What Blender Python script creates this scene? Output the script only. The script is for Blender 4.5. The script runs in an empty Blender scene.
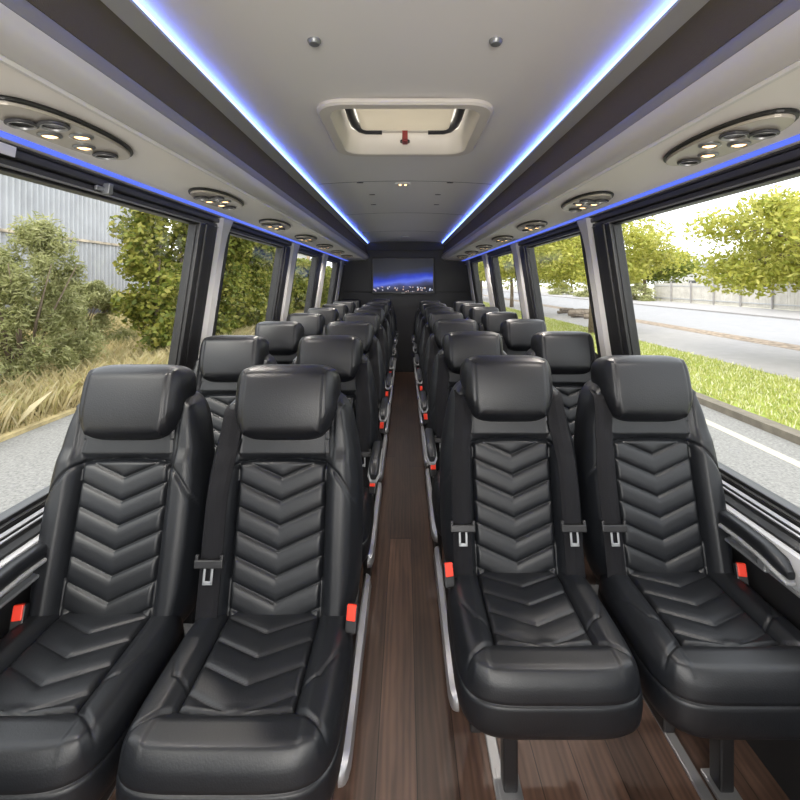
import bpy, bmesh, math, random
import numpy as np
from mathutils import Vector, Matrix
random.seed(7)
R = math.radians
sc = bpy.context.scene
COL = sc.collection
CAMZ = 1.48
YF, YR = -1.6, 7.4            # bus front / rear wall
GZ = -0.9                     # street level

# ------------------------------------------------------------------ helpers
class MB:
    def __init__(s): s.v = []; s.f = []
    def add(s, v, f):
        b = len(s.v); s.v += [tuple(p) for p in v]; s.f += [tuple(i + b for i in q) for q in f]
    def hexa(s, p):           # 8 corners: bottom 0-3, top 4-7
        s.add(p, [(0,3,2,1),(4,5,6,7),(0,1,5,4),(1,2,6,5),(2,3,7,6),(3,0,4,7)])
    def box(s, x0, x1, y0, y1, z0, z1):
        s.hexa([(x0,y0,z0),(x1,y0,z0),(x1,y1,z0),(x0,y1,z0),(x0,y0,z1),(x1,y0,z1),(x1,y1,z1),(x0,y1,z1)])
    def prism(s, prof, y0, y1):   # (x,z) polygon extruded along y
        n = len(prof)
        v = [(x,y0,z) for x,z in prof] + [(x,y1,z) for x,z in prof]
        s.add(v, [tuple(range(n)), tuple(range(2*n-1,n-1,-1))] + [(i,i+n,(i+1)%n+n,(i+1)%n) for i in range(n)])
    def tube(s, pts, rad, k=8, caps=True):
        pts = [Vector(p) for p in pts]; n = len(pts); base = len(s.v)
        rads = rad if isinstance(rad, (list, tuple)) else [rad]*n
        up = None
        for i, p in enumerate(pts):
            d = (pts[min(i+1,n-1)] - pts[max(i-1,0)]).normalized()
            if up is None:
                up = Vector((0,0,1)) if abs(d.z) < .9 else Vector((1,0,0))
            a = d.cross(up).normalized(); b = a.cross(d).normalized(); up = b
            for j in range(k):
                t = 2*math.pi*j/k
                s.v.append(tuple(p + (a*math.cos(t) + b*math.sin(t))*rads[i]))
        for i in range(n-1):
            for j in range(k):
                s.f.append((base+i*k+j, base+i*k+(j+1)%k, base+(i+1)*k+(j+1)%k, base+(i+1)*k+j))
        if caps:
            s.f.append(tuple(base+j for j in range(k-1,-1,-1))); s.f.append(tuple(base+(n-1)*k+j for j in range(k)))
    def lathe(s, prof, c, axis='z', k=20):   # (r, a) profile about an axis through c
        base = len(s.v); n = len(prof)
        for r, a in prof:
            for j in range(k):
                t = 2*math.pi*j/k; u, w = r*math.cos(t), r*math.sin(t)
                s.v.append({'z':(c[0]+u,c[1]+w,c[2]+a),'y':(c[0]+u,c[1]+a,c[2]+w),'x':(c[0]+a,c[1]+u,c[2]+w)}[axis])
        for i in range(n-1):
            for j in range(k):
                s.f.append((base+i*k+j, base+i*k+(j+1)%k, base+(i+1)*k+(j+1)%k, base+(i+1)*k+j))
        s.f.append(tuple(base+j for j in range(k))); s.f.append(tuple(base+(n-1)*k+j for j in range(k)))
    def mesh(s, name, m, smooth=False, bevel=0, seg=2, angle=None):
        me = bpy.data.meshes.new(name); me.from_pydata(s.v, [], s.f)
        bm = bmesh.new(); bm.from_mesh(me)
        bmesh.ops.recalc_face_normals(bm, faces=bm.faces)
        if bevel:
            es = [e for e in bm.edges if len(e.link_faces) == 2 and e.calc_face_angle(0) > R(25)]
            bmesh.ops.bevel(bm, geom=es, offset=bevel, segments=seg, profile=.5, affect='EDGES', clamp_overlap=True)
        if angle is not None:
            for e in bm.edges:
                if len(e.link_faces) == 2: e.smooth = e.calc_face_angle(0) < R(angle)
            smooth = True
        for f in bm.faces: f.smooth = smooth
        bm.to_mesh(me); bm.free()
        if m: me.materials.append(m)
        return me

def put(me, name, parent=None, loc=(0,0,0), rot=(0,0,0), label=None):
    o = bpy.data.objects.new(name, me); COL.objects.link(o)
    o.location = loc; o.rotation_euler = rot
    if parent: o.parent = parent
    if label: o['label'] = label
    return o
def tag(o, label, cat, group=None, kind=None):
    o['label'] = label; o['category'] = cat
    if group: o['group'] = group
    if kind: o['kind'] = kind
    return o
def thing(name, label, cat, loc=(0,0,0), group=None, rot=(0,0,0)):
    return tag(put(None, name, None, loc, rot), label, cat, group)
def struct(name, me, parent=None, label=None):
    o = put(me, name, parent)
    if not parent: o['kind'] = 'structure'
    if label: o['label'] = label
    return o

# ------------------------------------------------------------------ materials
def newmat(name):
    m = bpy.data.materials.new(name); m.use_nodes = True
    nt = m.node_tree; return m, nt, nt.nodes['Principled BSDF']
def mat(name, col, rough=.5, metal=0, spec=.5, bump=0, bscale=50, var=0, vscale=8, coat=0):
    m, nt, b = newmat(name); L = nt.links
    b.inputs['Base Color'].default_value = (*col, 1); b.inputs['Roughness'].default_value = rough
    b.inputs['Metallic'].default_value = metal; b.inputs['Specular IOR Level'].default_value = spec
    b.inputs['Coat Weight'].default_value = coat; b.inputs['Coat Roughness'].default_value = .15
    tc = nt.nodes.new('ShaderNodeTexCoord')
    if bump:
        n = nt.nodes.new('ShaderNodeTexNoise'); n.inputs['Scale'].default_value = bscale; n.inputs['Detail'].default_value = 4
        L.new(tc.outputs['Object'], n.inputs['Vector'])
        bp = nt.nodes.new('ShaderNodeBump'); bp.inputs['Strength'].default_value = bump; bp.inputs['Distance'].default_value = .01
        L.new(n.outputs['Fac'], bp.inputs['Height']); L.new(bp.outputs['Normal'], b.inputs['Normal'])
    if var:
        n = nt.nodes.new('ShaderNodeTexNoise'); n.inputs['Scale'].default_value = vscale; n.inputs['Detail'].default_value = 5
        L.new(tc.outputs['Object'], n.inputs['Vector'])
        r = nt.nodes.new('ShaderNodeValToRGB')
        r.color_ramp.elements[0].position = .3; r.color_ramp.elements[1].position = .7
        r.color_ramp.elements[0].color = (*[c*(1-var) for c in col], 1); r.color_ramp.elements[1].color = (*[min(1,c*(1+var)) for c in col], 1)
        L.new(n.outputs['Fac'], r.inputs['Fac']); L.new(r.outputs['Color'], b.inputs['Base Color'])
    return m
def emit(name, col, strength):
    m, nt, b = newmat(name)
    b.inputs['Base Color'].default_value = (.02,.02,.02,1)
    b.inputs['Emission Color'].default_value = (*col,1); b.inputs['Emission Strength'].default_value = strength
    return m

LEATHER = mat('black_leather', (.0070,.0080,.0100), .41, spec=.42, bump=.06, bscale=260, var=.15, vscale=5)
LEATHER2 = mat('headrest_leather', (.0070,.0076,.0095), .38, spec=.42, bump=.08, bscale=260)
SHELL = mat('black_shell', (.012,.012,.013), .5)
WEB = mat('belt_webbing', (.006,.006,.0075), .7, spec=.18, bump=.3, bscale=500)
BLACKP = mat('black_plastic', (.012,.012,.013), .38)
RUBBER = mat('black_rubber', (.008,.008,.009), .45)
RED = mat('red_button', (.80,.045,.02), .35)
REDH = mat('dark_red_handle', (.28,.03,.03), .4)
ALU = mat('brushed_aluminium', (.40,.40,.41), .42, metal=.7)
STEEL = mat('grey_steel', (.30,.31,.32), .4, metal=.6)
GREYP = mat('grey_plastic', (.42,.425,.435), .42)
ARMRIM = mat('armrest_grey', (.24,.245,.25), .4)
DARKG = mat('dark_grey_plastic', (.05,.05,.055), .4)
CEIL = mat('ceiling_panel', (.86,.845,.825), .55, bump=.03, bscale=300)
BEIGE = mat('warm_white_panel', (.88,.85,.81), .5)
NOSE = mat('silver_grey_vinyl', (.60,.59,.575), .3, coat=.3)
NOSE2 = mat('mid_grey_vinyl', (.22,.217,.22), .45)
RACKD = mat('dark_taupe_fabric', (.085,.070,.050), .75, bump=.3, bscale=300)
TRIMG = mat('trim_grey', (.36,.36,.365), .45)
def acrylic(name, col):
    m, nt, b = newmat(name); N, L = nt.nodes, nt.links
    b.inputs['Base Color'].default_value = (*col,1); b.inputs['Roughness'].default_value = .35
    t = N.new('ShaderNodeBsdfTranslucent'); t.inputs['Color'].default_value = (*col,1)
    mx = N.new('ShaderNodeMixShader'); mx.inputs[0].default_value = .72
    L.new(b.outputs[0],mx.inputs[1]); L.new(t.outputs[0],mx.inputs[2]); L.new(mx.outputs[0],N['Material Output'].inputs['Surface'])
    return m
ACRYL = acrylic('milky_acrylic', (.80,.77,.71))
CREAM = mat('cream_plastic', (.74,.70,.64), .4)
WHITEP = mat('white_plastic', (.75,.74,.72), .4)
PILLAR = mat('pillar_cover', (.55,.54,.53), .4)
REAR = mat('rear_panel', (.010,.010,.0115), .5, bump=.05, bscale=200)
LOWER = mat('lower_wall', (.012,.012,.013), .6)
PLATE = mat('console_plate', (.50,.46,.41), .32, metal=.35)
LED = emit('blue_led', (.03,.08,1.0), 30)
CORE = emit('white_blue_led', (.38,.56,1.0), 2.6)
LED2 = emit('blue_led_soft', (.11,.19,1.0), .85)
LAMP = emit('warm_reading_light', (1.0,.60,.26), 4.5)

def floor_mat():
    m, nt, b = newmat('dark_wood_planks'); N, L = nt.nodes, nt.links
    tc = N.new('ShaderNodeTexCoord'); sep = N.new('ShaderNodeSeparateXYZ'); L.new(tc.outputs['Object'], sep.inputs[0])
    def math_(op, a, bv=None):
        n = N.new('ShaderNodeMath'); n.operation = op
        for i, v in enumerate((a, bv)):
            if v is None: continue
            if isinstance(v, (int, float)): n.inputs[i].default_value = v
            else: L.new(v, n.inputs[i])
        return n.outputs[0]
    u = math_('DIVIDE', math_('ADD', sep.outputs['X'], 12*.122 + .086), .122)
    idx = math_('FLOOR', u); fr = math_('FRACT', u)
    wn = N.new('ShaderNodeTexWhiteNoise'); wn.noise_dimensions = '1D'; L.new(idx, wn.inputs['W'])
    v = math_('DIVIDE', math_('ADD', sep.outputs['Y'], math_('MULTIPLY', wn.outputs['Value'], 9.0)), 3.6)
    idy = math_('FLOOR', v); fy = math_('FRACT', v)
    cmb = N.new('ShaderNodeCombineXYZ'); L.new(idx, cmb.inputs[0]); L.new(idy, cmb.inputs[1])
    wn2 = N.new('ShaderNodeTexWhiteNoise'); wn2.noise_dimensions = '2D'; L.new(cmb.outputs[0], wn2.inputs['Vector'])
    off = N.new('ShaderNodeVectorMath'); off.operation = 'SCALE'; L.new(wn2.outputs['Color'], off.inputs[0]); off.inputs['Scale'].default_value = 20
    ad = N.new('ShaderNodeVectorMath'); ad.operation = 'ADD'; L.new(tc.outputs['Object'], ad.inputs[0]); L.new(off.outputs[0], ad.inputs[1])
    mp = N.new('ShaderNodeMapping'); mp.inputs['Scale'].default_value = (1,.09,1); L.new(ad.outputs[0], mp.inputs['Vector'])
    n1 = N.new('ShaderNodeTexNoise'); n1.inputs['Scale'].default_value = 22; n1.inputs['Detail'].default_value = 5; n1.inputs['Distortion'].default_value = 1.2
    L.new(mp.outputs[0], n1.inputs['Vector'])
    w = N.new('ShaderNodeTexWave'); w.wave_type = 'BANDS'; w.bands_direction = 'X'; w.inputs['Scale'].default_value = 14
    w.inputs['Distortion'].default_value = 9; w.inputs['Detail'].default_value = 3; w.inputs['Detail Scale'].default_value = 1.2
    L.new(mp.outputs[0], w.inputs['Vector'])
    mx = N.new('ShaderNodeMix'); mx.inputs['Factor'].default_value = .22; L.new(n1.outputs['Fac'], mx.inputs[2]); L.new(w.outputs['Fac'], mx.inputs[3])
    cr = N.new('ShaderNodeValToRGB'); e = cr.color_ramp.elements
    e[0].position = .2; e[0].color = (.050,.029,.021,1); e[1].position = .85; e[1].color = (.150,.084,.058,1)
    L.new(mx.outputs[0], cr.inputs['Fac'])
    br = math_('ADD', math_('MULTIPLY', wn2.outputs['Value'], .9), .55)
    sc_ = N.new('ShaderNodeVectorMath'); sc_.operation = 'SCALE'; L.new(cr.outputs['Color'], sc_.inputs[0]); L.new(br, sc_.inputs['Scale'])
    g = math_('MINIMUM', math_('MINIMUM', fr, math_('SUBTRACT', 1.0, fr)), math_('MULTIPLY', math_('MINIMUM', fy, math_('SUBTRACT', 1.0, fy)), 10))
    gm = math_('GREATER_THAN', g, .014)
    gm2 = math_('ADD', math_('MULTIPLY', gm, .75), .25)
    s2 = N.new('ShaderNodeVectorMath'); s2.operation = 'SCALE'; L.new(sc_.outputs[0], s2.inputs[0]); L.new(gm2, s2.inputs['Scale'])
    L.new(s2.outputs[0], b.inputs['Base Color'])
    b.inputs['Roughness'].default_value = .42
    bp = N.new('ShaderNodeBump'); bp.inputs['Strength'].default_value = .15; bp.inputs['Distance'].default_value = .004
    L.new(mx.outputs[0], bp.inputs['Height']); L.new(bp.outputs['Normal'], b.inputs['Normal'])
    return m

def glass_mat():
    m = bpy.data.materials.new('window_glass'); m.use_nodes = True; nt = m.node_tree; N, L = nt.nodes, nt.links
    N.remove(N['Principled BSDF'])
    t = N.new('ShaderNodeBsdfTransparent'); t.inputs['Color'].default_value = (.96,.97,.965,1)
    g = N.new('ShaderNodeBsdfGlossy'); g.inputs['Roughness'].default_value = 0
    lw = N.new('ShaderNodeLayerWeight'); lw.inputs['Blend'].default_value = .5
    pw = N.new('ShaderNodeMath'); pw.operation = 'POWER'; L.new(lw.outputs['Facing'], pw.inputs[0]); pw.inputs[1].default_value = 5
    f = N.new('ShaderNodeMath'); f.operation = 'MULTIPLY_ADD'; L.new(pw.outputs[0], f.inputs[0]); f.inputs[1].default_value = .35; f.inputs[2].default_value = .02
    mx = N.new('ShaderNodeMixShader'); L.new(f.outputs[0], mx.inputs[0]); L.new(t.outputs[0], mx.inputs[1]); L.new(g.outputs[0], mx.inputs[2])
    L.new(mx.outputs[0], N['Material Output'].inputs['Surface'])
    return m
GLASS = glass_mat()

def leaf_mat(name, cols, trans=.35):
    m = bpy.data.materials.new(name); m.use_nodes = True; nt = m.node_tree; N, L = nt.nodes, nt.links
    b = N['Principled BSDF']
    geo = N.new('ShaderNodeNewGeometry'); cr = N.new('ShaderNodeValToRGB'); e = cr.color_ramp.elements
    while len(e) < len(cols): e.new(.5)
    for i, c in enumerate(cols): e[i].position = i/(len(cols)-1); e[i].color = (*c,1)
    L.new(geo.outputs['Random Per Island'], cr.inputs['Fac']); L.new(cr.outputs['Color'], b.inputs['Base Color'])
    b.inputs['Roughness'].default_value = .55; b.inputs['Specular IOR Level'].default_value = .3
    t = N.new('ShaderNodeBsdfTranslucent'); L.new(cr.outputs['Color'], t.inputs['Color'])
    mx = N.new('ShaderNodeMixShader'); mx.inputs[0].default_value = trans
    L.new(b.outputs[0], mx.inputs[1]); L.new(t.outputs[0], mx.inputs[2]); L.new(mx.outputs[0], N['Material Output'].inputs['Surface'])
    return m

# ------------------------------------------------------------------ bus shell
def wx(z): return 1.15 - .15*(z - .793)
ZS, ZT = .793, 1.765
def slab(mb, sd, ya, yb, za, zb, o0, o1):    # a slab in the leaning side wall; offsets are inward
    p = []
    for z in (za, zb):
        for y, o in ((ya,o0),(yb,o0),(yb,o1),(ya,o1)): p.append((sd*(wx(z)-o), y, z))
    mb.hexa(p)

mb = MB(); mb.box(-1.16,1.16,YF,YR+.05,-.06,0)
struct('floor', mb.mesh('floor', floor_mat()))

# ceiling, gently arched, with roof thickness
def ceil_z(x): return 2.150 - .060*x*x/(.64*.64)*.45
xs = np.linspace(-.66,.66,23)
HX, HY0, HY1 = .29, 1.675, 2.265                # hatch opening
mb = MB()
def ceil_part(xa, xb, ya, yb):
    q = [xa] + [x for x in xs if xa < x < xb] + [xb]
    mb.prism([(x,ceil_z(x)) for x in q] + [(xb,2.20),(xa,2.20)], ya, yb)
ceil_part(-.66,.66,YF,HY0); ceil_part(-.66,.66,HY1,YR+.05); ceil_part(-.66,-HX,HY0,HY1); ceil_part(HX,.66,HY0,HY1)
struct('ceiling', mb.mesh('ceiling', CEIL, angle=20))
mb = MB()                                      # outer roof skin over racks
for s in (-1,1): mb.hexa([(s*.655,YF,2.17),(s*1.06,YF,2.05),(s*1.06,YR+.05,2.05),(s*.655,YR+.05,2.17),(s*.655,YF,2.2),(s*1.06,YF,2.1),(s*1.06,YR+.05,2.1),(s*.655,YR+.05,2.2)])
struct('roof', mb.mesh('roof', CEIL))
for k, y in enumerate((2.98, 4.35, 5.9)):      # joints between the ceiling panels
    mb = MB(); q = np.linspace(-.575,.575,15)
    mb.prism([(x,ceil_z(x)-.0015) for x in q]+[(x,ceil_z(x)+.002) for x in q[::-1]], y, y+.004)
    struct('trim_%d' % (30+k), mb.mesh('ceiling_joint', DARKG))

SIDES = ((-1,'left'),(1,'right'))
WINS = ((-1.45,.10),(.42,2.20),(2.50,3.68),(4.10,5.10),(5.62,6.58))
wn = 1
for sd, nm in SIDES:
    mb = MB()                                  # wall below, piers and header
    mb.box(min(sd*1.10,sd*1.2),max(sd*1.10,sd*1.2),YF,YR,-.02,.70)
    struct('wall_'+nm, mb.mesh('wall_lower', LOWER))
    mb = MB()
    slab(mb, sd, YF,YR, ZT,2.10, -.05,0)
    slab(mb, sd, YF,YR, .66,ZS-.05, -.05,0)
    edges = [YF] + [e for w in WINS for e in w] + [YR]
    for i in range(0,len(edges),2): slab(mb, sd, edges[i],edges[i+1], ZS-.05,ZT, -.05,0)
    struct('wall_upper_'+nm, mb.mesh('wall_upper', RUBBER))
    # sill: black with silver lines, light ledge below
    mb = MB(); mb.prism([(sd*a,z) for a,z in ((1.156,.64),(1.156,.790),(1.135,.782),(1.132,.774),(1.105,.760),(1.100,.752),(1.082,.742),(1.082,.64))], YF, YR)
    t = struct('trim_%d' % (1 if sd<0 else 2), mb.mesh('sill', RUBBER))
    for (a,z,w) in ((1.141,.787,.0028),(1.120,.772,.0050),(1.106,.763,.0022)):
        mb = MB(); mb.hexa([(sd*(a-w),YF+.01,z-w*.45),(sd*(a+w),YF+.01,z+w*.45),(sd*(a+w),YR-.01,z+w*.45),(sd*(a-w),YR-.01,z-w*.45)] +
                           [(sd*(a-w),YF+.01,z-w*.45+.004),(sd*(a+w),YF+.01,z+w*.45+.004),(sd*(a+w),YR-.01,z+w*.45+.004),(sd*(a-w),YR-.01,z-w*.45+.004)])
        struct('sill_strip', mb.mesh('sill_strip', ALU), t)
    mb = MB(); mb.prism([(sd*a,z) for a,z in ((1.085,.735),(1.068,.728),(1.060,.70),(1.060,.655),(1.066,.640),(1.10,.640),(1.10,.735))], YF, YR)
    struct('trim_%d' % (3 if sd<0 else 4), mb.mesh('ledge', GREYP, angle=40))
    mb = MB(); mb.box(min(sd*1.056,sd*1.07),max(sd*1.056,sd*1.07),YF,YR,.634,.640)
    struct('trim_%d' % (5 if sd<0 else 6), mb.mesh('ledge_edge', ALU))
    # header rails over the windows
    mb = MB()
    for za, zb, o in ((1.768,1.785,.018),(1.79,1.812,.025),(1.814,1.8205,.028)): slab(mb, sd, YF,YR, za,zb, -.001,o)
    t = struct('trim_%d' % (7 if sd<0 else 8), mb.mesh('header_rail', DARKG, bevel=.003, seg=1))
    mb = MB(); slab(mb, sd, YF,YR, 1.764,1.768, -.001,.024); struct('rail_strip', mb.mesh('rail_strip', ALU), t)
    # windows
    for k, (a, b) in enumerate(WINS):
        w = MB()
        n0, n1 = .045, .05
        slab(w, sd, a,a+n0, ZS,ZT, -.03,.02); slab(w, sd, b-n1,b, ZS,ZT, -.03,.03)
        slab(w, sd, a+n0,b-n1, ZS,ZS+.016, -.03,.014); slab(w, sd, a+n0,b-n1, ZT-.010,ZT, -.03,.014)
        fr = struct('window_%d' % wn, w.mesh('window_frame', BLACKP, bevel=.006)); wn += 1
        g = MB(); slab(g, sd, a+n0-.01,b-n1+.01, ZS+.005,ZT-.005, -.012,-.007)
        put(g.mesh('pane', GLASS), 'pane', fr)
        e = MB(); slab(e, sd, b-n1-.006,b-n1, ZS+.016,ZT-.018, -.005,.012); slab(e, sd, a+n0,a+n0+.006, ZS+.016,ZT-.018, -.005,.012)
        put(e.mesh('edge_strip', BLACKP), 'edge_strip', fr)
    # pillar covers: black seal then pale cover flaring at the top
    for k, (a, m_, b) in enumerate(((.10,.25,.42),(2.20,2.36,2.49),(3.68,3.87,4.08),(5.10,5.33,5.62),(6.58,6.80,7.1))):
        mb = MB(); slab(mb, sd, a+.01,m_-.06, ZS-.01,ZT+.005, -.002,.035); slab(mb, sd, m_-.05,m_-.004, ZS-.01,ZT+.005, -.002,.025)
        p = struct('trim_%d' % ((10 if sd<0 else 20)+k), mb.mesh('pillar_seal', BLACKP, bevel=.008, seg=3))
        mb = MB(); zz = np.linspace(ZS-.04,1.818,14)
        for i in range(13):
            def ex(z): return .05*max(0,(z-1.66)/.18)**2
            q = []
            for z in (zz[i], zz[i+1]):
                for y,o in ((m_-ex(z)*.5,-.002),(b+ex(z),-.002),(b-.03+ex(z),.036+ex(z)*.2),(m_+.03-ex(z)*.5,.036+ex(z)*.2)): q.append((sd*(wx(z)-o),y,z))
            mb.hexa(q)
        put(mb.mesh('pillar_cover', PILLAR if k<4 else TRIMG), 'pillar_cover', p)

# rear wall and panels, front bulkhead with windscreen
mb = MB(); mb.box(-1.2,1.2,YR,YR+.08,-.05,2.2)
rw = struct('wall_rear', mb.mesh('wall_rear', REAR))
mb = MB(); mb.box(-1.02,1.02,YR-.025,YR-.002,1.32,1.345); mb.box(-.62,.62,YR-.03,YR-.002,1.99,2.02); mb.box(-1.02,1.02,YR-.012,YR-.002,.02,1.31)
struct('panel_moulding', mb.mesh('panel_moulding', REAR, bevel=.004), rw)
mb = MB()
mb.box(-1.2,1.2,YF-.08,YF,-.06,.55); mb.box(-1.2,1.2,YF-.08,YF,2.0,2.2)
for s in (-1,1): mb.box(min(s*1.05,s*1.2),max(s*1.05,s*1.2),YF-.08,YF,.55,2.0)
fw = struct('wall_front', mb.mesh('wall_front', DARKG))
mb = MB(); mb.box(-1.06,1.06,YF-.05,YF-.044,.54,2.01); put(mb.mesh('windscreen', GLASS), 'windscreen', fw)

# ------------------------------------------------------------------ overhead racks, LED strips
for sd, nm in SIDES:
    rk = thing('overhead_rack', f'long grey padded overhead rack above the {nm} windows', 'overhead rack', (0,0,0))
    yb = YR-.005
    mb = MB(); mb.prism([(sd*a,z) for a,z in ((.988,1.822),(.655,1.842),(.655,1.856),(.988,1.836))], YF, yb)
    put(mb.mesh('underside_panel', BEIGE), 'underside_panel', rk, label='warm white underside panel')
    mb = MB(); mb.prism([(sd*a,z) for a,z in ((.660,1.838),(.648,1.836),(.645,1.842),(.650,1.848),(.660,1.848))], YF, yb)
    put(mb.mesh('bead', WHITEP), 'bead', rk, label='thin bright bead')
    arc = [(.655,1.844),(.640,1.845),(.622,1.851),(.608,1.862),(.600,1.877),(.598,1.893)]
    mb = MB(); mb.prism([(sd*a,z) for a,z in arc+[(.655,1.893)]], YF, yb)
    put(mb.mesh('nose_trim', NOSE, angle=40), 'nose_trim', rk, label='silver grey nose')
    mb = MB(); mb.prism([(sd*a,z) for a,z in ((.598,1.894),(.602,1.915),(.612,1.935),(.625,1.943),(.67,1.943),(.67,1.894))], YF, yb)
    put(mb.mesh('upper_lip', NOSE2, angle=40), 'upper_lip', rk)
    mb = MB(); mb.prism([(sd*a,z) for a,z in ((.622,1.9435),(.650,2.085),(.69,2.085),(.69,1.9435))], YF, yb)
    put(mb.mesh('side_panel', RACKD), 'side_panel', rk, label='dark taupe side panel')
    mb = MB(); mb.prism([(sd*a,z) for a,z in ((.605,2.098),(.648,2.080),(.69,2.080),(.69,2.110),(.605,2.106))], YF, yb)
    put(mb.mesh('top_trim', TRIMG), 'top_trim', rk)
    if True:                                    # window-top LED in a thin channel under the rack
        mb = MB(); mb.prism([(sd*a,z) for a,z in ((.922,1.8257),(.922,1.8225),(.950,1.8208),(.950,1.8240))], YF+.05, yb-.02)
        tag(put(mb.mesh('light_strip', LED2), 'light_strip'), f'thin blue light strip running just above the {nm} windows', 'light strip')
        ls = thing('light_strip', f'glowing blue light strip along the {nm} edge of the ceiling', 'light strip')
        mb = MB(); mb.prism([(sd*a,z) for a,z in ((.640,2.1105),(.615,2.1085),(.615,2.1095),(.640,2.1115))], YF+.05, yb-.02)
        put(mb.mesh('blue_emitter', LED), 'blue_emitter', ls)
        mb = MB(); mb.prism([(sd*a,z) for a,z in ((.610,2.1068),(.604,2.1066),(.604,2.1145),(.610,2.1145))], YF+.05, yb-.02)
        put(mb.mesh('diffuser', CORE), 'diffuser', ls, label='bright white blue diffuser edge')

# ------------------------------------------------------------------ service consoles
def oval(cx, cy, hx, hy, n=40, p=2.6):
    o = []
    for i in range(n):
        t = 2*math.pi*i/n; c, s = math.cos(t), math.sin(t)
        o.append((cx+hx*math.copysign(abs(c)**(2/p),c), cy+hy*math.copysign(abs(s)**(2/p),s)))
    return o
def plate(mb, out, z0, z1):
    n = len(out); mb.add([(x,y,z0) for x,y in out]+[(x,y,z1) for x,y in out], [tuple(range(n)),tuple(range(n,2*n))]+[(i,(i+1)%n,(i+1)%n+n,i+n) for i in range(n)])
def hexish(hx, hy):      # console outline: flat inner side, tapering ends
    return oval(0,0,hx,hy,44,2.2)
mb = MB(); plate(mb, hexish(.074,.205), -.010, 0); C_RIM = mb.mesh('rim', BLACKP, bevel=.004)
mb = MB(); plate(mb, hexish(.067,.196), -.017, -.004); C_PLATE = mb.mesh('panel_plate', PLATE, bevel=.003)
mb = MB(); mb.lathe([(.010,-.016),(.025,-.016),(.029,-.020),(.029,-.023),(.024,-.025),(.020,-.020),(.008,-.020)],(0,0,0)); C_VENT = mb.mesh('air_vent', DARKG, angle=35)
mb = MB(); mb.lathe([(.021,-.020),(.0218,-.0255),(.0242,-.026),(.0242,-.020)],(0,0,0)); C_VRING = mb.mesh('vent_ring', ALU, angle=35)
mb = MB(); mb.lathe([(.024,-.014),(.024,-.020),(.018,-.024),(.015,-.020)],(0,0,0)); C_LRING = mb.mesh('lamp_ring', STEEL, angle=35)
mb = MB(); mb.lathe([(.001,-.0235),(.010,-.0225),(.0155,-.020),(.0155,-.015)],(0,0,0)); C_LENS = mb.mesh('lens', LAMP, smooth=True)
mb = MB(); mb.box(-.008,.008,-.02,.02,-.021,-.012); C_SW = mb.mesh('call_button', WHITEP, bevel=.003)
ORD = ['first','second','third','fourth','fifth','sixth','seventh','eighth']
for sd, nm in SIDES:
    for k in range(7):
        c = thing('overhead_console', f'oval light and air vent console over the {nm} windows, ' + ('nearest the camera' if k == 0 else f'{ORD[k]} from the camera' if k < 6 else 'farthest, by the rear wall'),
                  'overhead console', (sd*.782, (1.05 if sd < 0 else 1.115)+.835*k, 1.834), f'service consoles over the {nm} windows', (0,sd*R(3.4),0))
        put(C_RIM,'rim',c); put(C_PLATE,'panel_plate',c); put(C_SW,'call_button',c,(-sd*.01,.01,0))
        rl = bpy.data.lights.new('reading_lamp','SPOT'); rl.energy = 24; rl.spot_size = R(140); rl.spot_blend = 1; rl.shadow_soft_size = .03; rl.color = (1,.92,.83)
        ro = bpy.data.objects.new('reading_lamp',rl); COL.objects.link(ro); ro.location = (sd*.782, (1.07 if sd < 0 else 1.115)+.835*k+.02, 1.800)
        for x,y in ((.024,-.105),(-.028,-.085),(.008,.135)):
            v = put(C_VENT,'air_vent',c,(sd*x,y,0)); put(C_VRING,'vent_ring',v)
        for x,y in ((.028,-.025),(-.030,-.005),(.016,.068)):
            l = put(C_LRING,'reading_light',c,(sd*x,y,0)); put(C_LENS,'lens',l,label='glowing warm lens')

# ------------------------------------------------------------------ roof hatch, ceiling fittings, screen
h = thing('roof_hatch', 'cream roof escape hatch with red handle in the ceiling', 'roof hatch', (0,1.97,2.145))
def rrect(hx, hy, r, n=7):
    o = []
    for cx,cy,a0 in ((hx-r,hy-r,0),(-hx+r,hy-r,90),(-hx+r,-hy+r,180),(hx-r,-hy+r,270)):
        for i in range(n+1):
            t = R(a0+90*i/n); o.append((cx+r*math.cos(t),cy+r*math.sin(t)))
    return o
def ring_stack(mb, rings):     # rings: list of (outline, z)
    b = len(mb.v); n = len(rings[0][0])
    for o,z in rings: mb.v += [(x,y,z) for x,y in o]
    m = len(rings)
    for i in range(m):
        for j in range(n):
            k = (i+1) % m
            mb.f.append((b+i*n+j, b+i*n+(j+1)%n, b+k*n+(j+1)%n, b+k*n+j))
mb = MB(); ring_stack(mb, [(rrect(.338,.345,.11),-.002),(rrect(.338,.345,.11),-.014),(rrect(.330,.337,.105),-.022),(rrect(.292,.299,.085),-.022),
                           (rrect(.284,.291,.08),-.014),(rrect(.262,.265,.06),.085),(rrect(.29,.30,.06),.085),(rrect(.29,.30,.06),.002)])
put(mb.mesh('frame', CREAM, angle=35), 'frame', h)
mb = MB(); plate(mb, rrect(.262,.265,.06), .082, .086); put(mb.mesh('lid', ACRYL), 'lid', h)
mb = MB(); plate(mb, rrect(.205,.20,.03), .050, .056)
o = mb.mesh('lid_panel', ACRYL, bevel=.002, seg=2); put(o, 'lid_panel', h, (0,-.045,0))
for s in (-1,1):
    mb = MB(); mb.tube([(s*.232,-.22,.058),(s*.234,0,.058),(s*.230,.09,.058),(s*.212,.15,.058),(s*.185,.175,.058),(s*.11,.178,.058)], .019, 10)
    put(mb.mesh('latch_arm', DARKG, angle=50), 'latch_arm', h)
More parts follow.
